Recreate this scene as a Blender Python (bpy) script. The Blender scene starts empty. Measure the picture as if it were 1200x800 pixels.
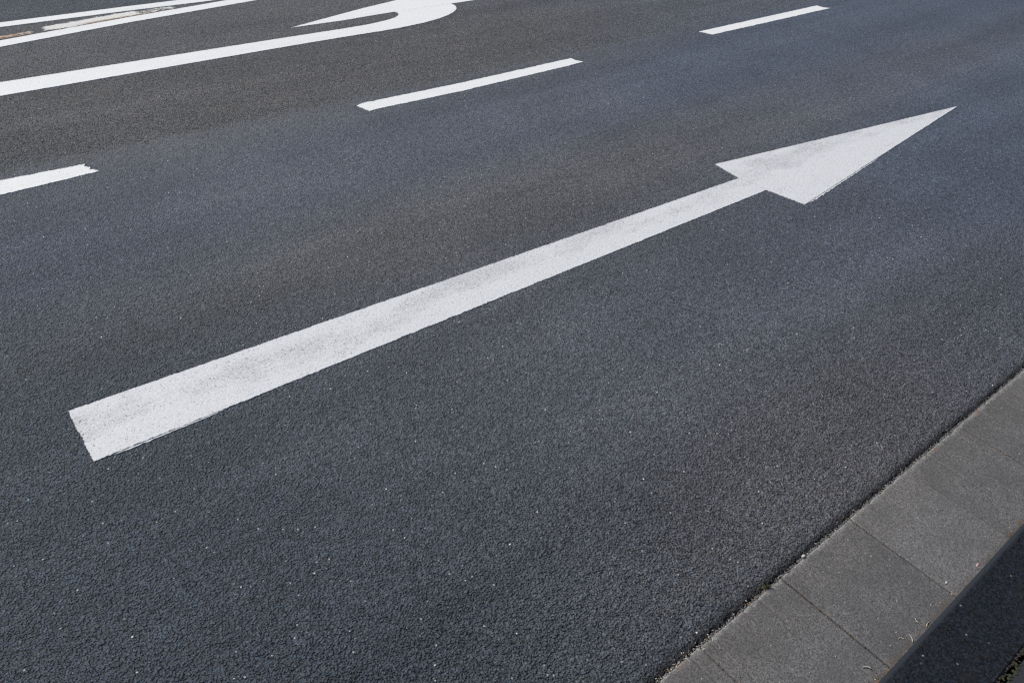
import bpy, bmesh, math, random
from mathutils import Vector, Matrix, noise
random.seed(7)
sc = bpy.context.scene
COL = sc.collection
R = math.radians

# ------------------------------------------------------------------ node helper
class NT:
    def __init__(s, name):
        s.mat = bpy.data.materials.new(name); s.mat.use_nodes = True
        s.t = s.mat.node_tree; s.t.nodes.clear()
        s.out = s.t.nodes.new('ShaderNodeOutputMaterial')
        s.pos = s.t.nodes.new('ShaderNodeNewGeometry').outputs['Position']
    def n(s, typ, **kw):
        nd = s.t.nodes.new(typ)
        for k, v in kw.items(): setattr(nd, k, v)
        return nd
    def put(s, sock, v):
        if isinstance(v, bpy.types.NodeSocket): s.t.links.new(v, sock)
        else: sock.default_value = v
    def m(s, op, a, b=0.0, c=0.0, clamp=False):
        nd = s.n('ShaderNodeMath', operation=op, use_clamp=clamp)
        for i, v in enumerate((a, b, c)): s.put(nd.inputs[i], v)
        return nd.outputs[0]
    def add(s, a, b): return s.m('ADD', a, b)
    def mul(s, a, b): return s.m('MULTIPLY', a, b)
    def sub(s, a, b): return s.m('SUBTRACT', a, b)
    def vec(s, scale=(1, 1, 1), src=None, off=(0, 0, 0)):
        nd = s.n('ShaderNodeMapping')
        s.put(nd.inputs['Vector'], src or s.pos); nd.inputs['Scale'].default_value = scale; nd.inputs['Location'].default_value = off
        return nd.outputs[0]
    def noise(s, scale, detail=3, rough=.5, v=None):
        nd = s.n('ShaderNodeTexNoise'); s.put(nd.inputs['Vector'], v or s.pos)
        nd.inputs['Scale'].default_value = scale; nd.inputs['Detail'].default_value = detail; nd.inputs['Roughness'].default_value = rough
        return nd.outputs['Fac']
    def voro(s, scale, feature='F1', v=None, rnd=1.0):
        nd = s.n('ShaderNodeTexVoronoi', feature=feature); s.put(nd.inputs['Vector'], v or s.pos)
        nd.inputs['Scale'].default_value = scale; nd.inputs['Randomness'].default_value = rnd
        return nd
    def sep(s, c):
        nd = s.n('ShaderNodeSeparateColor'); s.put(nd.inputs[0], c); return nd.outputs
    def xyz(s, v=None):
        nd = s.n('ShaderNodeSeparateXYZ'); s.put(nd.inputs[0], v or s.pos); return nd.outputs
    def ramp(s, f, a, b, lo=0.0, hi=1.0):
        nd = s.n('ShaderNodeMapRange', interpolation_type='SMOOTHSTEP')
        for i, v in enumerate((f, a, b, lo, hi)): s.put(nd.inputs[i], v)
        return nd.outputs[0]
    def mix(s, f, a, b, blend='MIX'):
        nd = s.n('ShaderNodeMix', data_type='RGBA', blend_type=blend)
        s.put(nd.inputs[0], f)
        for i, v in ((6, a), (7, b)):
            s.put(nd.inputs[i], v if isinstance(v, bpy.types.NodeSocket) else (*v, 1))
        return nd.outputs[2]
    def band(s, y, c, w, soft):      # 1 inside |y-c|<w, fading over soft
        d = s.m('ABSOLUTE', s.sub(y, c)); return s.ramp(d, w, w + soft, 1.0, 0.0)
    def bsdf(s, col, rough=.8, spec=.4, h=None, dist=.002, strength=1.0, alpha=None):
        b = s.n('ShaderNodeBsdfPrincipled')
        s.put(b.inputs['Base Color'], col if isinstance(col, bpy.types.NodeSocket) else (*col, 1))
        s.put(b.inputs['Roughness'], rough); s.put(b.inputs['Specular IOR Level'], spec)
        if alpha is not None: s.put(b.inputs['Alpha'], alpha)
        if h is not None:
            bp = s.n('ShaderNodeBump'); s.put(bp.inputs['Height'], h)
            bp.inputs['Distance'].default_value = dist; bp.inputs['Strength'].default_value = strength
            s.t.links.new(bp.outputs[0], b.inputs['Normal'])
        s.t.links.new(b.outputs[0], s.out.inputs[0])
        return s.mat

def warped(t, amt=.004, scale=90):
    """world position jittered a little so that stones are not perfect cells"""
    nd = t.n('ShaderNodeTexNoise'); t.put(nd.inputs['Vector'], t.pos); nd.inputs['Scale'].default_value = scale; nd.inputs['Detail'].default_value = 1
    vm = t.n('ShaderNodeVectorMath', operation='MULTIPLY_ADD')
    t.put(vm.inputs[0], nd.outputs['Color']); vm.inputs[1].default_value = (amt, amt, 0); t.put(vm.inputs[2], t.pos)
    return vm.outputs[0]

def stones(t):
    """height field of an asphalt surface: chippings of uneven height, some missing; returns height, two cell colours, pit mask"""
    w = warped(t, .009, 150)
    v1 = t.n('ShaderNodeTexVoronoi', feature='SMOOTH_F1'); t.put(v1.inputs['Vector'], w)
    v1.inputs['Scale'].default_value = 128; v1.inputs['Smoothness'].default_value = .22
    v2 = t.voro(250, v=t.vec((1, 1, 1), w, (3.1, 1.7, 0)))
    c1 = t.sep(v1.outputs['Color']); c2 = t.sep(v2.outputs['Color'])
    up = t.ramp(t.add(c1[0], t.mul(t.sub(t.noise(30, 3, .65), .5), .9)), .16, .52)     # 0 where a chipping has come out
    up2 = t.ramp(c2[1], .08, .40, .35, 1)
    fine = t.noise(430, 3, .65)
    h = t.mul(t.mul(up, up2), t.add(.62, t.mul(c1[1], .28)))
    h = t.add(h, t.mul(t.sub(fine, .5), .55))
    pit = t.ramp(h, .12, .46, 1, 0)
    return h, c1, c2, pit

def chippings(t):
    """true relief of the road: rounded chippings of two sizes, bedded at uneven depth, with open voids; height 0..1"""
    w = warped(t, .005, 160)
    v1 = t.voro(200, v=w); v2 = t.voro(330, v=t.vec((1, 1, 1), w, (3.1, 1.7, 0)))
    c1 = t.sep(v1.outputs['Color']); c2 = t.sep(v2.outputs['Color'])
    d1 = t.ramp(v1.outputs['Distance'], .34, .82, 1, 0); d2 = t.ramp(v2.outputs['Distance'], .15, .75, 1, 0)
    lev1 = t.ramp(t.add(c1[0], t.mul(t.sub(t.noise(45, 2, .6), .5), .7)), .06, .46, -.35, 1.0)
    top = t.m('SMOOTH_MAX', t.mul(d1, lev1), t.mul(d2, t.ramp(c2[0], .1, .8, .0, .80)), .12)
    h = t.add(t.mul(top, .78), t.mul(t.noise(620, 3, .7), .36))
    h = t.add(h, t.mul(t.sub(t.noise(38, 3, .6), .5), .55))
    return h, c1, c2, v1, v2

# ------------------------------------------------------------------ materials
RELIEF = .0025     # metres between the voids and the tops of the chippings
def asphalt_material():
    t = NT('asphalt'); x, y, z = t.xyz()
    h, c1, c2, v1, v2 = chippings(t)
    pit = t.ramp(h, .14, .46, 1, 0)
    # tone of each chipping
    base = t.mix(t.m('POWER', c2[2], 1.7), (.050, .0525, .060), (.152, .157, .170))
    base = t.mix(t.ramp(c1[1], .80, 1, 0, .55), base, (.100, .084, .068))
    base = t.mix(t.ramp(c1[2], .82, 1, 0, .6), base, (.060, .078, .105))
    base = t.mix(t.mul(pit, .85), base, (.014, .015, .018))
    jag = t.add(y, t.mul(t.sub(t.noise(9, 4, .6), .5), .12))
    old = t.ramp(jag, 3.64, 3.72)
    # coarse grain: clusters of lighter and darker stone
    grain = t.ramp(t.noise(70, 4, .75), .30, .70, .62, 1.42)
    g2 = t.ramp(t.noise(27, 3, .7), .3, .7, .86, 1.15)
    grain = t.mul(grain, g2)
    # long soft bands worn in by the traffic, along the road, and a painted sheen
    wob = t.mul(t.sub(t.noise(.6, 2, .5, t.vec((.35, 1, 1))), .5), .22)
    yy = t.add(y, wob)
    streak = t.noise(1.3, 4, .55, t.vec((.28, 1.6, 1)))
    oil = t.add(t.band(yy, 2.38, .08, .42), t.mul(t.band(yy, 4.15, .25, .35), .7))
    oil = t.mul(oil, t.ramp(streak, .3, .6, .5, 1))
    base = t.mix(t.mul(oil, .62), base, t.mix(1.0, base, (1.18, 1.07, .94), 'MULTIPLY'))
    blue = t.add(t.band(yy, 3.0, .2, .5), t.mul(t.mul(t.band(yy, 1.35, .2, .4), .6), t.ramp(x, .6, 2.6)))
    blue = t.add(blue, t.mul(t.ramp(t.add(x, t.mul(y, -.3)), 1.8, 5.0), 1.5))  # bluish sky sheen put into the colour towards the far right
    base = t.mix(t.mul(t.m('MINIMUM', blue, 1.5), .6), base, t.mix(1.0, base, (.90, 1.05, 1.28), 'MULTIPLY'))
    warm = t.mul(t.ramp(yy, .55, 1.25, 1, 0), t.mul(t.ramp(x, 3.4, 1.6), t.ramp(x, .35, 1.1)))
    base = t.mix(warm, base, t.mix(1.0, base, (1.15, 1.075, 1.02), 'MULTIPLY'))
    # older, browner lane beyond the dashed line, ragged joint
    base = t.mix(old, base, t.mix(1.0, base, (1.22, 1.19, 1.13), 'MULTIPLY'))
    far = t.ramp(jag, 5.74, 5.80)
    base = t.mix(far, base, t.mix(1.0, base, (.50, .62, .74), 'MULTIPLY'))
    # corner vignetting painted into the colour, darker towards the near left
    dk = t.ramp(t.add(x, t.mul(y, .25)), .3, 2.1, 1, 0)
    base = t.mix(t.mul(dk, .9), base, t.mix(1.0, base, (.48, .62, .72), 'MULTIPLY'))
    ruts = t.noise(1.0, 5, .6, t.vec((.16, 2.6, 1)))
    grain = t.mul(grain, t.ramp(ruts, .32, .68, .86, 1.15))
    base = t.mix(t.ramp(ruts, .5, .7, 0, .35), base, t.mix(1.0, base, (1.08, 1.0, .90), 'MULTIPLY'))
    patch = t.mul(grain, t.ramp(t.noise(2.2, 4, .6), .35, .7, .92, 1.08))
    g = t.n('ShaderNodeVectorMath', operation='SCALE'); t.put(g.inputs[0], base); t.put(g.inputs['Scale'], patch); base = g.outputs[0]
    # dark open strip against the gutter
    edge = t.ramp(t.add(y, t.mul(t.sub(t.noise(60, 5, .75), .5), .06)), .438, .466, .92, 0)
    base = t.mix(edge, base, (.010, .010, .012))
    # pale quartz and grit
    v3 = t.voro(105); q = t.sep(v3.outputs['Color'])
    sp = t.mul(t.m('GREATER_THAN', q[0], .92), t.ramp(v3.outputs['Distance'], t.mul(q[2], .14), t.add(.14, t.mul(q[2], .2)), 1, 0))
    base = t.mix(t.mul(sp, t.add(.16, t.mul(t.m('POWER', q[1], 2.2), .84))), base, (.80, .80, .78))
    rough = t.ramp(c2[2], .0, 1, .52, .85)
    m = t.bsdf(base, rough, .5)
    dp = t.n('ShaderNodeDisplacement'); t.put(dp.inputs['Height'], h); dp.inputs['Midlevel'].default_value = .85; t.put(dp.inputs['Scale'], t.mul(RELIEF, t.add(.62, t.add(t.mul(t.ramp(yy, .6, 1.15, 1, 0), .42), t.add(t.mul(old, .75), t.mul(dk, .30))))))
    t.t.links.new(dp.outputs[0], t.out.inputs['Displacement']); m.displacement_method = 'BOTH'
    return m

def paint_material(name, wear, base=(.86, .85, .82), track=None):
    t = NT(name); x, y, z = t.xyz()
    h, c1, c2, pit = stones(t)
    col = t.mix(t.noise(6, 4, .6), tuple(b * .93 for b in base), base)
    big = t.noise(3.2, 7, .68, t.vec((.6, 1.5, 1)))
    if track: # dirt worn in along the middle of the band
        big = t.add(t.mul(big, .9), t.mul(t.band(y, track[0], track[1] * .3, track[1]), .13))
    grime = t.ramp(big, .40, .74, 0, wear)
    fine = t.noise(260, 4, .75)
    col = t.mix(t.mul(t.m('MAXIMUM', grime, .34 * wear), t.ramp(fine, .36, .62, .05, 1)), col, (.27, .27, .275))
    # pits of the asphalt under it stay open, most in the worn places
    for sc_v, cut, k0 in ((165, 1.0 - .44 * wear, (.30 + .42 * wear)), (100, .985 - .05 * wear, .5)):
        spots = t.voro(sc_v, v=warped(t)); sc_ = t.sep(spots.outputs['Color'])
        rad = t.add(.14, t.mul(sc_[1], .22))
        dots = t.mul(t.m('GREATER_THAN', t.add(sc_[0], t.mul(grime, .16)), cut), t.ramp(spots.outputs['Distance'], t.mul(rad, .5), t.add(rad, .06), 1, 0))
        col = t.mix(t.mul(dots, t.add(k0, t.mul(grime, .5))), col, (.07, .07, .075))
    scuff = t.ramp(t.noise(9, 6, .75, t.vec((.22, 2.2, 1), None, (4, 2, 0))), .60, .70, 0, .30 * wear)
    col = t.mix(scuff, col, (.30, .30, .30))
    cr = t.ramp(t.noise(30, 5, .7, t.vec((.35, 1, 1))), .68, .76, 0, .6 * wear)
    col = t.mix(cr, col, (.25, .25, .26))
    return t.bsdf(col, .62, .35, h, .0007, .7)

def worn_paint_material():
    t = NT('worn_cream_paint'); x, y, z = t.xyz()
    h, c1, c2, pit = stones(t)
    chip = t.add(t.noise(34, 6, .75, t.vec((.5, 1, 1))), t.mul(t.sub(t.noise(120, 3, .7), .5), .5))
    # distance across the old stripe from its near edge
    across = t.sub(y, t.add(5.452, t.mul(t.sub(x, .73), .187)))
    across = t.sub(across, t.mul(t.ramp(x, 1.3, 2.0), -.03))
    mid = t.add(t.band(x, 1.27, .23, .10), t.mul(t.ramp(x, .86, .96, 1, 0), .75))
    mid = t.add(mid, t.mul(t.band(x, 1.65, .1, .25), .55))
    mid = t.mul(mid, t.band(across, .058, .022, .05))
    rb = t.mul(t.ramp(across, .0, .03, 1, 0), t.band(x, 1.42, .22, .12))
    a = t.ramp(t.add(chip, t.add(t.mul(mid, .36), t.mul(rb, .3))), .66, .74)
    rust = t.m('MAXIMUM', t.ramp(x, .86, .98, 1, 0), t.mul(t.ramp(across, .015, .045, 1, 0), t.ramp(x, 1.12, 1.3)))
    rust = t.mul(rust, t.ramp(t.noise(26, 3), .3, .6, .35, 1))
    col = t.mix(t.noise(60, 3), (.64, .62, .56), (.80, .79, .74))
    col = t.mix(rust, col, (.34, .205, .115))
    col = t.mix(t.ramp(t.noise(70, 4, .7), .60, .68, 0, .6), col, (.09, .085, .08))
    return t.bsdf(col, .75, .3, h, .0015, .8, alpha=a)

def slab_material():
    t = NT('gutter_concrete'); x, y, z = t.xyz()
    oi = t.n('ShaderNodeObjectInfo').outputs['Random']
    g = t.voro(380); gc = t.sep(g.outputs['Color'])
    col = t.mix(gc[0], (.068, .064, .060), (.210, .197, .185))
    col = t.mix(t.ramp(t.noise(9, 4, .6), .35, .7, 0, .5), col, (.082, .079, .076))
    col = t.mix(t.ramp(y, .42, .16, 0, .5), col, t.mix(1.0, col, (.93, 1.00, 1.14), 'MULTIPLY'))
    tone = t.add(.88, t.mul(oi, .24))
    s_ = t.n('ShaderNodeVectorMath', operation='SCALE'); t.put(s_.inputs[0], col); t.put(s_.inputs['Scale'], tone); col = s_.outputs[0]
    v = t.voro(120); vc = t.sep(v.outputs['Color'])
    light = t.mul(t.m('GREATER_THAN', vc[0], .90), t.ramp(v.outputs['Distance'], .12, .3, 1, 0))
    col = t.mix(t.mul(light, vc[1]), col, (.38, .36, .33))
    dark = t.mul(t.m('GREATER_THAN', vc[2], .95), t.ramp(v.outputs['Distance'], .1, .28, 1, 0))
    col = t.mix(t.mul(dark, .8), col, (.02, .02, .022))
    stain = t.ramp(t.noise(26, 4, .65), .62, .72, 0, .35)
    col = t.mix(stain, col, (.14, .135, .125))
    # mortar smear and grit on the road side, dirt on the kerb side
    wob = t.mul(t.sub(t.noise(35, 4, .75), .5), .036)
    ed = t.ramp(t.add(y, wob), .411, .424)
    col = t.mix(t.mul(ed, .75), col, t.mix(t.ramp(t.noise(190, 3, .7), .35, .65), (.11, .108, .10), (.36, .35, .33)))
    col = t.mix(t.mul(t.mul(ed, t.ramp(t.noise(14, 3), .55, .68)), .7), col, (.19, .11, .07))
    dirt = t.mul(t.ramp(t.add(y, wob), .15, .128), t.ramp(t.noise(18, 3), .4, .6, .3, 1))
    col = t.mix(t.mul(dirt, .7), col, (.085, .07, .055))
    col = t.mix(t.ramp(t.noise(260, 3, .75), .54, .70, 0, .55), col, (.036, .035, .035))
    h = t.add(t.mul(t.noise(300, 3, .6), .6), t.mul(g.outputs['Distance'], -.3))
    return t.bsdf(col, .8, .35, h, .0014, .8)

def kerb_material():
    t = NT('dark_kerb_stone'); x, y, z = t.xyz()
    g = t.voro(250, v=warped(t)); gc = t.sep(g.outputs['Color'])
    col = t.mix(t.m('POWER', gc[0], 1.6), (.0015, .0025, .0045), (.0250, .0280, .0360))
    col = t.mix(t.ramp(gc[1], .85, 1, 0, .7), col, (.020, .015, .012))
    col = t.mix(t.ramp(gc[2], .86, 1, 0, .8), col, (.006, .013, .030))
    col = t.mix(t.ramp(t.noise(10, 4), .45, .75, 0, .4), col, (.014, .013, .012))
    v = t.voro(95); vc = t.sep(v.outputs['Color'])
    near = t.ramp(y, .04, .105, .12, .5)
    light = t.mul(t.m('GREATER_THAN', t.add(vc[0], t.mul(near, .08)), .965), t.ramp(v.outputs['Distance'], .1, .28, 1, 0))
    col = t.mix(t.mul(light, vc[1]), col, (.30, .31, .32))
    arris = t.ramp(y, .1085, .1135)
    col = t.mix(arris, col, t.mix(t.noise(120, 2), (.016, .019, .025), (.027, .031, .039)))
    h = t.noise(320, 3, .65)
    st = t.ramp(y, .106, .112, 1.0, .12)
    return t.bsdf(col, .8, .22, t.mul(h, st), .0022, .8)

def simple(name, c1, c2, scale=60, rough=.85, bump=.002):
    t = NT(name); f = t.noise(scale, 4, .6)
    return t.bsdf(t.mix(f, c1, c2), rough, .3, f, bump)

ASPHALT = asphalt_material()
PAINT = paint_material('white_road_paint', .25)
PAINT_ARROW = paint_material('worn_white_road_paint', .80, (.765, .762, .752), (1.905, .10))
PAINT_OLD = worn_paint_material()
SLAB = slab_material()
KERB = kerb_material()
SOIL = simple('joint_soil', (.020, .017, .014), (.075, .058, .042), 150)
SAND = simple('seam_mortar', (.10, .098, .092), (.30, .29, .27), 170)
MOSS = simple('moss_green', (.022, .026, .010), (.060, .062, .028), 220)
STRAW = simple('dry_straw', (.30, .27, .21), (.55, .52, .44), 200)
BROWN = simple('dry_leaf_brown', (.10, .055, .028), (.26, .15, .075), 160)
PALE = simple('pale_stone', (.40, .38, .33), (.62, .60, .54), 200)
PINK = simple('pink_petal', (.45, .26, .25), (.62, .42, .40), 200)
PAVE = simple('pavement_surface', (.020, .022, .026), (.045, .047, .052), 180, .9, .003)
EARTH = simple('verge_earth', (.03, .04, .015), (.08, .09, .035), 3, .95, .02)

# ------------------------------------------------------------------ object helpers
def link(name, bm, mat, parent=None, smooth=False):
    me = bpy.data.meshes.new(name); bm.normal_update(); bm.to_mesh(me); bm.free()
    me.materials.append(mat)
    if smooth:
        for p in me.polygons: p.use_smooth = True
    o = bpy.data.objects.new(name, me); COL.objects.link(o)
    if parent: o.parent = parent
    return o
def tag(o, label=None, cat=None, group=None, kind=None):
    if label: o['label'] = label
    if cat: o['category'] = cat
    if group: o['group'] = group
    if kind: o['kind'] = kind
    return o
def empty(name, loc):
    o = bpy.data.objects.new(name, None); o.empty_display_size = .1; COL.objects.link(o); o.location = loc
    return o
def base_at(o, loc):
    """put the object's origin at loc without moving its geometry"""
    v = Vector(loc); o.data.transform(Matrix.Translation(-v)); o.location = v
    return o

def ragged(pts, step=.0035, amp=.0030, seed=0, smooth_amp=.002):
    """outline subdivided and roughened like paint run out over chippings"""
    out = []; n = len(pts)
    for i in range(n):
        a, b = Vector(pts[i]), Vector(pts[(i + 1) % n]); L = (b - a).length; k = max(1, int(L / step))
        d = (b - a) / max(L, 1e-6); nrm = Vector((-d.y, d.x))
        for j in range(k):
            p = a + (b - a) * (j / k)
            e = 0 if j == 0 else 1
            q = (noise.noise(Vector((p.x * 110, p.y * 110, seed))) + .6 * noise.noise(Vector((p.x * 260, p.y * 260, seed)))) * amp + noise.noise(Vector((p.x * 22, p.y * 22, seed + 9))) * smooth_amp
            out.append(p + nrm * q * e)
    return out

def sheet(name, pts, mat, parent=None, z0=-.003, z1=.0020, rag=True, seed=0, amp=.0034, **kw):
    """a paint film with real thickness"""
    if rag: pts = ragged(pts, amp=amp, seed=seed, **kw)
    bm = bmesh.new()
    top = [bm.verts.new((p[0], p[1], z1)) for p in pts]
    bot = [bm.verts.new((p[0], p[1], z0)) for p in pts]
    n = len(pts)
    f = bm.faces.new(top)
    for i in range(n):
        bm.faces.new((top[i], top[(i + 1) % n], bot[(i + 1) % n], bot[i]))
    bmesh.ops.recalc_face_normals(bm, faces=bm.faces)
    bm.faces.ensure_lookup_table(); 
    bmesh.ops.triangulate(bm, faces=[x for x in bm.faces if len(x.verts) > 4])
    return link(name, bm, mat, parent)

# ------------------------------------------------------------------ setting
EDGE = .432           # where the asphalt ends against the gutter
def build_road():
    bm = bmesh.new()
    xs = [-150, -40, -10, -3, -1]
    x = -.6
    while x < 6.5: xs.append(x); x += .0045
    xs += [7, 9, 14, 40, 250]
    rows = [(-.004, -.030), (.0, -.010), (.005, -.004), (.012, -.0012), (.03, 0), (.08, 0), (12.0, 0)]
    grid = []
    for x in xs:
        r = []
        for k, (dy, z) in enumerate(rows):
            a = noise.noise(Vector((x * 75, k * 3.3, 1))) * .006 + noise.noise(Vector((x * 18, 7, 2))) * .006 + noise.noise(Vector((x * 160, k * 7.7, 5))) * .0025
            f = (1, 1, .9, .7, 0, 0, 0)[k]
            zz = z + (noise.noise(Vector((x * 110, k * 5.1, 11))) * .004 if 1 <= k <= 3 else 0)
            r.append(bm.verts.new((x, (EDGE + dy + a * f) if k < 6 else 12.0, zz)))
        grid.append(r)
    for i in range(len(grid) - 1):
        for k in range(len(rows) - 1):
            bm.faces.new((grid[i][k], grid[i + 1][k], grid[i + 1][k + 1], grid[i][k + 1]))
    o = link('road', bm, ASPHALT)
    sub = o.modifiers.new('relief', 'SUBSURF'); sub.subdivision_type = 'SIMPLE'; sub.levels = 0; sub.render_levels = 0
    o.cycles.use_adaptive_subdivision = True; o.cycles.dicing_rate = 1.0
    return tag(o, 'dark grey asphalt road surface with pale grit', kind='structure')
build_road()

def box_bm(x0, x1, y0, y1, z0, z1, bev=0, seg=2):
    bm = bmesh.new(); bmesh.ops.create_cube(bm, size=1)
    for v in bm.verts:
        v.co = Vector(((x0 + x1) / 2 + v.co.x * (x1 - x0), (y0 + y1) / 2 + v.co.y * (y1 - y0), (z0 + z1) / 2 + v.co.z * (z1 - z0)))
    if bev:
        es = [e for e in bm.edges if all(v.co.z > z1 - 1e-6 for v in e.verts)]
        bmesh.ops.bevel(bm, geom=es, offset=bev, segments=seg, affect='EDGES', profile=.5)
    return bm
tag(link('ground', box_bm(-300, 300, -300, 300, -.5, -.12), EARTH), kind='structure')
tag(link('bedding', box_bm(-150, 250, -.03, .6, -.119, -.018), SOIL), kind='structure')

# gutter of concrete slabs
joints = [.725, 1.032, 1.341, 1.650, 1.952, 2.268, 2.578, 2.888]
G0, G1 = .123, .4275
slab_labels = [
    'grey concrete gutter slab cut off by the bottom edge of the picture',
    'grey concrete gutter slab with moss tuft at its road side corner, lowest whole slab',
    'grey concrete gutter slab with pale stems lying along its kerb side',
    'grey concrete gutter slab with pink crumb beside the kerb, fourth from the bottom',
    'grey concrete gutter slab just above the one with the pink crumb',
    'grey concrete gutter slab cut by the right picture edge, second from the top',
    'grey concrete gutter slab in the far corner, topmost of the row',
]
def slab_mesh(w):
    bm = box_bm(0, w, 0, G1 - G0, -.08, 0, .004, 2)
    # chipped road-side arris
    bmesh.ops.subdivide_edges(bm, edges=[e for e in bm.edges if abs(e.verts[0].co.x - e.verts[1].co.x) > w * .6], cuts=110)
    for v in bm.verts:
        if v.co.y > G1 - G0 - .006 and v.co.z > -.02 and .01 < v.co.x < w - .01:
            k = noise.noise(Vector((v.co.x * 33 + w * 900, 0, 3))) + .5 * noise.noise(Vector((v.co.x * 140 + w * 900, 0, 8)))
            if k > .22: v.co.y -= (k - .22) * .014; v.co.z -= (k - .22) * .006
    return bm
for i in range(len(joints) - 1):
    x0, x1 = joints[i] + .0014, joints[i + 1] - .0014
    o = link('gutter_slab', slab_mesh(x1 - x0), SLAB)
    o.location = (x0, G0, .004 + (.0012, -.0008, .0006, .0014, 0, .001, -.0006)[i]); o.rotation_euler = (R(random.uniform(-.12, .12)), R(random.uniform(-.12, .12)), R(random.uniform(-.15, .15)))
    tag(o, slab_labels[i], 'gutter slab', 'concrete slabs of the gutter')
tag(link('gutter', box_bm(-150, joints[0] - .0022, G0, G1, -.08, .004, .004), SLAB), kind='structure')
tag(link('gutter', box_bm(joints[-1] + .0022, 250, G0, G1, -.08, .004, .004), SLAB), kind='structure')

# dark raised kerb, rounded arris, 12 cm high
def kerb_bm(x0, x1):
    bm = bmesh.new(); prof = [(.121, -.10), (.121, .105)]
    for a in range(0, 91, 10):
        prof.append((.108 + .013 * math.cos(R(a)), .107 + .013 * math.sin(R(a))))
    prof += [(-.028, .1195), (-.036, .112), (-.036, -.10)]
    xs = [x0, x0 + .004] + [x0 + (x1 - x0) * k / 40 for k in range(1, 40)] + [x1 - .004, x1] if x1 - x0 < 5 else [x0, x1]
    loops = []
    for k, x in enumerate(xs):
        sh = .003 if k in (0, len(xs) - 1) and x1 - x0 < 5 else 0
        loops.append([bm.verts.new((x, y - (sh if y > .05 else -sh), z - (sh if z > .05 else 0))) for y, z in prof])
    for A, B in zip(loops, loops[1:]):
        for j in range(len(prof) - 1): bm.faces.new((A[j], A[j + 1], B[j + 1], B[j]))
    bm.faces.new(loops[0]); bm.faces.new(loops[-1][::-1])
    bmesh.ops.recalc_face_normals(bm, faces=bm.faces)
    return bm
k = link('kerb_stone', kerb_bm(1.17, 2.166), KERB); base_at(k, (1.17, .04, 0))
tag(k, 'near black raised kerb stone with rounded edge in the bottom right corner', 'kerb stone')
for a, b in ((-150, 1.164), (2.172, 250)):
    tag(link('kerb', kerb_bm(a, b), KERB), kind='structure')
tag(link('pavement', box_bm(-150, 250, -4, -.046, -.1, .114), PAVE), kind='structure')

# ------------------------------------------------------------------ painted markings
# the big straight arrow
ar = empty('straight_arrow', (0.141, 1.888, 0))
tag(ar, 'long straight white arrow painted along the near lane, worn grey along its middle', 'road marking')
def rel(o, parent):
    o.parent = parent; o.matrix_parent_inverse = Matrix.Translation(-Vector(parent.location)); return o
sh = sheet('arrow_shaft', [(.142, 2.007), (.140, 1.769), (3.108, 1.765), (3.0985, 1.916)], PAINT_ARROW, seed=1, amp=.0028)
hd = sheet('arrow_head', [(3.100, 1.918), (3.110, 1.766), (3.142, 1.577), (5.104, 1.817), (3.119, 2.079)], PAINT_ARROW, seed=2, z1=.0024, amp=.003)
rel(sh, ar); rel(hd, ar)
def fringe(a, b, w0, w1, seed):
    """thin line of paint squeezed out under the template, a few millimetres off the edge"""
    a, b = Vector(a), Vector(b); d = (b - a); L = d.length; d /= L; nrm = Vector((d.y, -d.x))
    k = int(L / .005); up, lo = [], []
    for i in range(k + 1):
        s = i / k; p = a + d * L * s
        w = (w0 + (w1 - w0) * s) * (.75 + .9 * noise.noise(Vector((s * L * 60, seed, 0)))) * min(1, s * 12, (1 - s) * 12)
        up.append(p); lo.append(p + nrm * max(.0006, w))
    return up + lo[::-1]
f1 = sheet('edge_residue', fringe((.19, 1.7660), (.50, 1.7656), .006, .003, 4), PAINT_ARROW, rag=False, z1=.0014); rel(f1, sh)
f2 = sheet('edge_residue', fringe((3.165, 1.5772), (3.95, 1.6730), .010, .004, 8), PAINT_ARROW, rag=False, z1=.0014); rel(f2, hd)

# the turn arrow of the far lane
ta = empty('turn_arrow', (.55, 4.655, 0))
tag(ta, 'curved white turning arrow at the top with its shaft running off the left edge', 'road marking')
shaft = [(-1.6, 4.755), (-1.6, 4.545), (.532, 4.558), (2.08, 4.614), (2.498, 4.624), (2.80, 4.624), (2.947, 4.630), (3.15, 4.655), (3.306, 4.692), (3.42, 4.738), (3.50, 4.785), (3.56, 4.838), (3.585, 4.880), (3.596, 4.915), (3.599, 4.960), (3.11, 4.9595), (3.118, 4.930), (3.104, 4.898), (3.075, 4.868), (3.038, 4.843), (2.98, 4.822), (2.927, 4.809), (2.774, 4.784), (2.582, 4.777), (2.161, 4.774), (.575, 4.753)]
head = [(2.307, 4.943), (2.67, 4.938), (2.948, 4.955), (3.109, 4.9605), (3.600, 4.9615), (4.75, 4.978), (3.56, 5.29), (3.258, 5.203), (2.917, 5.122), (2.553, 5.016)]
rel(sheet('arrow_shaft', shaft, PAINT, seed=5), ta); rel(sheet('arrow_head', head, PAINT, seed=6), ta)

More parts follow.
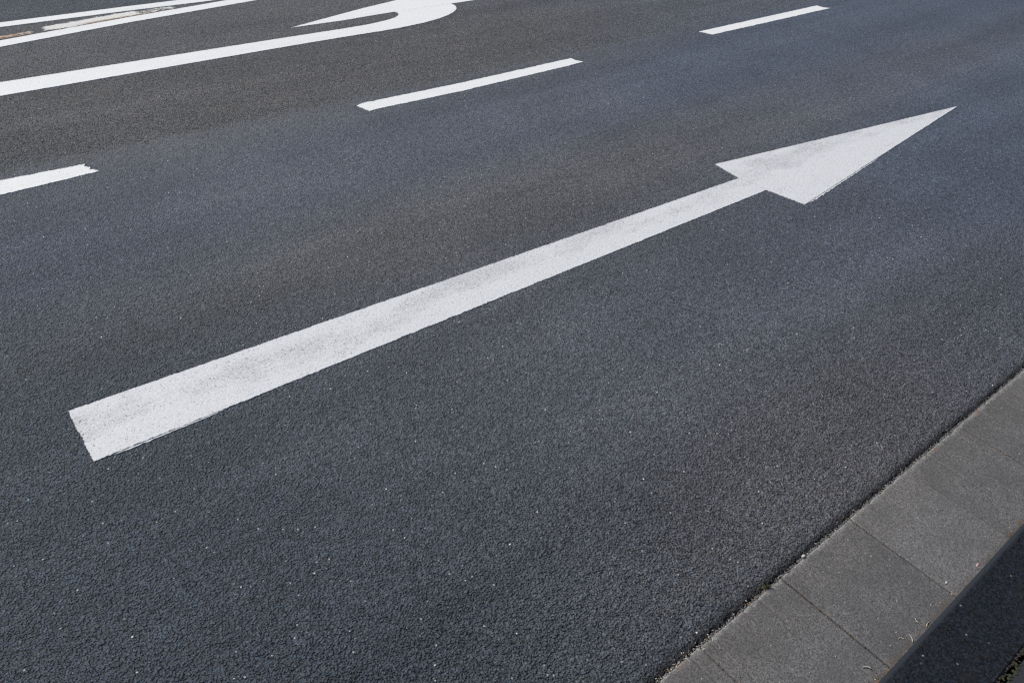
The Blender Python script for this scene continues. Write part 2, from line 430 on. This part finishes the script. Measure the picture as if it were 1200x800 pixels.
# broken lane line
d1 = [(-.85, 3.572), (-.86, 3.455), (.29, 3.459), (.532, 3.470), (.674, 3.479), (.664, 3.508), (.646, 3.514), (.656, 3.538), (.640, 3.552), (.648, 3.578), (.319, 3.592)]
d2 = [(1.998, 3.583), (2.038, 3.599), (2.681, 3.592), (3.566, 3.612), (3.560, 3.572), (3.589, 3.523), (3.466, 3.513), (2.605, 3.486), (2.06, 3.494), (2.018, 3.487), (2.008, 3.53)]
d3 = [(4.815, 3.606), (6.342, 3.628), (6.350, 3.565), (6.385, 3.526), (6.22, 3.523), (4.851, 3.510)]
for pts, lab, sd in ((d1, 'white lane dash running off the left edge, its end torn ragged', 11),
                     (d2, 'white lane dash in the middle, below the turning arrow, with smeared end', 12),
                     (d3, 'white lane dash at the top right, farthest of the broken line', 13)):
    o = sheet('lane_dash', pts, PAINT, seed=sd, amp=.005, smooth_amp=.004)
    base_at(o, (sum(p[0] for p in pts) / len(pts), sum(p[1] for p in pts) / len(pts), 0))
    tag(o, lab, 'road marking', 'dashes of the broken lane line')

# converging solid lines and the old worn stripe between them
def line(top, bot, seed): return sheet('solid_line', top + bot[::-1], PAINT, seed=seed, amp=.003, step=.01)
uT = [(-3, 5.62), (.806, 5.798), (1.575, 5.829), (2.26, 5.845), (9, 5.88)]
uB = [(-3, 5.54), (.787, 5.704), (1.147, 5.716), (1.543, 5.729), (2.3, 5.7375), (9, 5.765)]
lT = [(-3, 4.86), (.729, 5.447), (1.498, 5.590), (2.22, 5.705), (2.42, 5.733), (3.2, 5.738)]
lB = [(-3, 4.74), (.703, 5.330), (1.46, 5.479), (2.415, 5.624), (3.3, 5.70)]
o = line(uT, uB, 21); base_at(o, (0, 5.7, 0)); tag(o, 'straight white solid line, the upper of two meeting at the top left', 'road marking')
o = line(lT, lB, 22); base_at(o, (0, 5.3, 0)); tag(o, 'slanting white solid line, the lower of two meeting at the top left', 'road marking')
oT = [(.40, 5.46), (.746, 5.527), (.884, 5.545), (.955, 5.600), (1.132, 5.659), (1.318, 5.691), (1.484, 5.712), (1.624, 5.722), (1.816, 5.718), (2.095, 5.722), (2.2, 5.722)]
oB = [(.40, 5.40), (.732, 5.452), (.87, 5.476), (.952, 5.502), (1.022, 5.510), (1.229, 5.552), (1.398, 5.585), (1.589, 5.618), (1.764, 5.645), (2.025, 5.686), (2.2, 5.711)]
o = sheet('worn_line', oT + oB[::-1], PAINT_OLD, seed=30, z1=.0016, z0=.0004, amp=.006); base_at(o, (1.3, 5.6, 0))
tag(o, 'old cream stripe worn patchy and rusty between the two white lines', 'road marking')

# ------------------------------------------------------------------ small things
def blob(r, sx=1, sy=1, sz=1, seed=0, sub=2):
    bm = bmesh.new(); bmesh.ops.create_icosphere(bm, subdivisions=sub, radius=r)
    for v in bm.verts:
        k = 1 + .55 * noise.noise(v.co.normalized() * 1.7 + Vector((seed, 0, 0)))
        v.co = Vector((v.co.x * k * sx, v.co.y * k * sy, v.co.z * k * sz))
    return bm
def stem_bm(L, r, curl, seed):
    bm = bmesh.new(); rings = []; n = 12; p = Vector((0, 0, 0)); ang = 0
    for i in range(n + 1):
        rr = r * (1 - .6 * i / n)
        d = Vector((math.cos(ang), math.sin(ang), .12 * math.sin(i * .7)))
        sd = Vector((-math.sin(ang), math.cos(ang), 0))
        rings.append([bm.verts.new(p + sd * rr * math.cos(t * math.pi / 3) + Vector((0, 0, rr + rr * math.sin(t * math.pi / 3)))) for t in range(6)])
        p = p + d * L / n; ang += curl / n * (1 + .8 * math.sin(i + seed))
    for A, B in zip(rings, rings[1:]):
        for t in range(6): bm.faces.new((A[t], A[(t + 1) % 6], B[(t + 1) % 6], B[t]))
    bm.faces.new(rings[0][::-1]); bm.faces.new(rings[-1])
    return bm
ZS = .0055
for x, y, L, r, cu, rot, lab in (
    (1.300, .158, .020, .0017, 1.2, 100, 'pale dry stem lying by the bottom edge, lowest of those on the gutter'),
    (1.430, .150, .015, .0013, 2.2, 80, 'pale dry stem curled like a hook, upright in the picture beside a longer one'),
    (1.440, .133, .022, .0015, .9, 25, 'pale dry stem leaning along the kerb foot, middle of the kerb'),
    (1.506, .133, .020, .0014, -.8, 30, 'pale dry stem along the kerb foot, above the other stems'),
    (1.500, .152, .014, .0012, -1.8, 95, 'pale curled dry stem a little way from the kerb foot, uppermost')):
    o = link('dry_stem', stem_bm(L, r, cu, x), STRAW, smooth=True); o.location = (x, y, ZS); o.rotation_euler = (0, 0, R(rot))
    tag(o, lab, 'stem', 'dry stems fallen in the gutter')
o = link('pebble', blob(.0050, 1.5, .8, .5, 3), PALE, smooth=True); o.location = (1.440, .430, .007); tag(o, 'pale pebble in the joint between asphalt and gutter slabs', 'pebble')
o = link('petal', blob(.0045, 1.6, .7, .35, 5), PINK, smooth=True); o.location = (1.788, .142, .006); tag(o, 'faded pink petal crumb beside the dark kerb', 'petal')
o = link('stone_chip', blob(.0034, 1.5, .8, .5, 8), PALE, smooth=True); o.location = (1.668, .165, .006); tag(o, 'whitish stone chip lying on a gutter slab near the kerb', 'stone chip')
# little tuft of moss with short blades
bm = blob(.009, 1.2, .9, .7, 9)
for i in range(46):
    a = random.uniform(0, 6.28); r = random.uniform(0, .009); L = random.uniform(.006, .014)
    p = Vector((r * math.cos(a), r * math.sin(a), .003)); d = Vector((math.cos(a) * .6, math.sin(a) * .6, 1)).normalized(); s_ = Vector((-math.sin(a), math.cos(a), 0)) * .0011
    v = [bm.verts.new(p - s_), bm.verts.new(p + s_), bm.verts.new(p + d * L)]; bm.faces.new(v)
o = link('moss_tuft', bm, MOSS); o.location = (1.290, .434, .0); tag(o, 'small green moss tuft growing between asphalt and gutter slab', 'moss')

def crumbs(name, spots, mat, rmin, rmax, label):
    """loose crumbs nobody could count: one object"""
    bm = bmesh.new()
    for x, y, z in spots:
        r = random.uniform(rmin, rmax); b = blob(r, random.uniform(.7, 1.9), random.uniform(.6, 1.2), .5, random.uniform(0, 99), 1)
        rot = Matrix.Rotation(random.uniform(0, 3.1), 4, 'Z'); vs = {}
        for v in b.verts: vs[v] = bm.verts.new(rot @ v.co + Vector((x, y, z + r * .3)))
        for f in b.faces: bm.faces.new([vs[v] for v in f.verts])
        b.free()
    return tag(link(name, bm, mat), label, kind='stuff')
sp = []
for c, n, s_ in ((1.285, 26, .02), (1.335, 20, .018), (1.41, 10, .02), (1.475, 14, .02), (1.60, 16, .02), (1.655, 26, .012), (1.72, 8, .02), (1.785, 12, .012), (1.87, 8, .02), (1.95, 18, .012), (2.03, 20, .02), (2.1, 10, .02)):
    for i in range(n): sp.append((random.gauss(c, s_), .1235 + abs(random.gauss(0, .009)), .004))
crumbs('leaf_litter', sp, BROWN, .0008, .0027, 'brown leaf crumbs along the foot of the kerb')
sp = []
for xj in joints[1:-1]:
    for i in range(48):
        t = random.random(); sp.append((xj + random.gauss(0, .0014), G0 + t * (G1 - G0), .0014))
for i in range(120): x = random.choice((random.gauss(1.25, .03), random.gauss(1.03, .06), random.uniform(.8, 2.9), random.gauss(1.64, .03), random.gauss(.95, .05))); sp.append((x, random.gauss(.431, .0035), .001))
crumbs('joint_litter', sp, BROWN, .0006, .0018, 'reddish brown crumbs caught in the joints of the gutter')
sp = []
for i in range(130): sp.append((random.choice((random.uniform(.8, 2.9), random.gauss(.96, .06))), random.gauss(.428, .006), .003))
for i in range(60): sp.append((random.uniform(.9, 2.8), G0 + abs(random.gauss(0, .02)), .004))
for i in range(70): sp.append((random.uniform(.75, 2.8), random.uniform(.14, .42), .0045))
crumbs('grit', sp, PALE, .0006, .0017, 'pale grit scattered on the gutter')
sp = []
for i in range(2600):
    x = random.uniform(.8, 2.9); sp.append((x, .4288 + .002 * noise.noise(Vector((x * 30, 0, 4))) + random.gauss(0, .0022), .0005 + random.gauss(0, .001)))
crumbs('seam_sand', sp, SAND, .0006, .0017, 'pale mortar crumbs in the seam between asphalt and gutter')
sp = []
for i in range(230):
    x = random.uniform(1.1, 2.1); sp.append((x, -.043 + random.gauss(0, .004) + .004 * math.sin(x * 30), .1145))
crumbs('moss', sp, MOSS, .0015, .0042, 'moss in the joint behind the kerb')
sp = []
for i in range(420):
    x = random.uniform(1.1, 2.1); sp.append((x, -.034 + random.gauss(0, .0015), .117))
crumbs('joint_sand', sp, SOIL, .0010, .0022, 'brown sand along the back edge of the kerb')

# ------------------------------------------------------------------ light
SUN_AZ, SUN_EL = 122, 43            # azimuth counter-clockwise from +X
w = bpy.data.worlds.new('World'); sc.world = w; w.use_nodes = True
nt = w.node_tree; nt.nodes.clear()
sky = nt.nodes.new('ShaderNodeTexSky'); sky.sky_type = 'NISHITA'; sky.sun_disc = False
sky.sun_elevation = R(SUN_EL); sky.sun_rotation = R(90 - SUN_AZ)
bg = nt.nodes.new('ShaderNodeBackground'); bg.inputs['Strength'].default_value = .10
ow = nt.nodes.new('ShaderNodeOutputWorld'); nt.links.new(sky.outputs[0], bg.inputs[0]); nt.links.new(bg.outputs[0], ow.inputs[0])
ld = bpy.data.lights.new('sun', 'SUN'); ld.energy = 3.7; ld.angle = R(.5); ld.color = (1, .955, .885)
lo = bpy.data.objects.new('sun', ld); COL.objects.link(lo)
sd = Vector((math.cos(R(SUN_AZ)) * math.cos(R(SUN_EL)), math.sin(R(SUN_AZ)) * math.cos(R(SUN_EL)), math.sin(R(SUN_EL))))
lo.rotation_euler = sd.to_track_quat('Z', 'Y').to_euler(); lo.location = (2, 6, 8)

# ------------------------------------------------------------------ camera
yaw, pit, rol = .836181932, .655544647, .0829464647
F = Vector((math.cos(yaw) * math.cos(pit), math.sin(yaw) * math.cos(pit), -math.sin(pit)))
Rt = Vector((math.sin(yaw), -math.cos(yaw), 0)); U = Rt.cross(F)
cr = Rt * math.cos(rol) + U * math.sin(rol); cu = -Rt * math.sin(rol) + U * math.cos(rol)
cd = bpy.data.cameras.new('camera'); cd.sensor_width = 36; cd.lens = 36 * 920.73 / 1200; cd.clip_start = .05; cd.clip_end = 2000
co = bpy.data.objects.new('camera', cd); COL.objects.link(co)
M = Matrix((cr, cu, -F)).transposed().to_4x4(); M.translation = Vector((0, 0, 1.6)); co.matrix_world = M
sc.camera = co

sc.view_settings.view_transform = 'Standard'; sc.view_settings.look = 'None'; sc.view_settings.exposure = 0
sc.cycles.feature_set = 'EXPERIMENTAL'; sc.cycles.dicing_rate = 1.0; sc.cycles.offscreen_dicing_scale = 8; sc.cycles.max_subdivisions = 14
sc.cycles.sample_clamp_direct = 3.0
sc.cycles.use_denoising = False
sc.cycles.pixel_filter_type = 'BLACKMAN_HARRIS'; sc.cycles.filter_width = 1.3
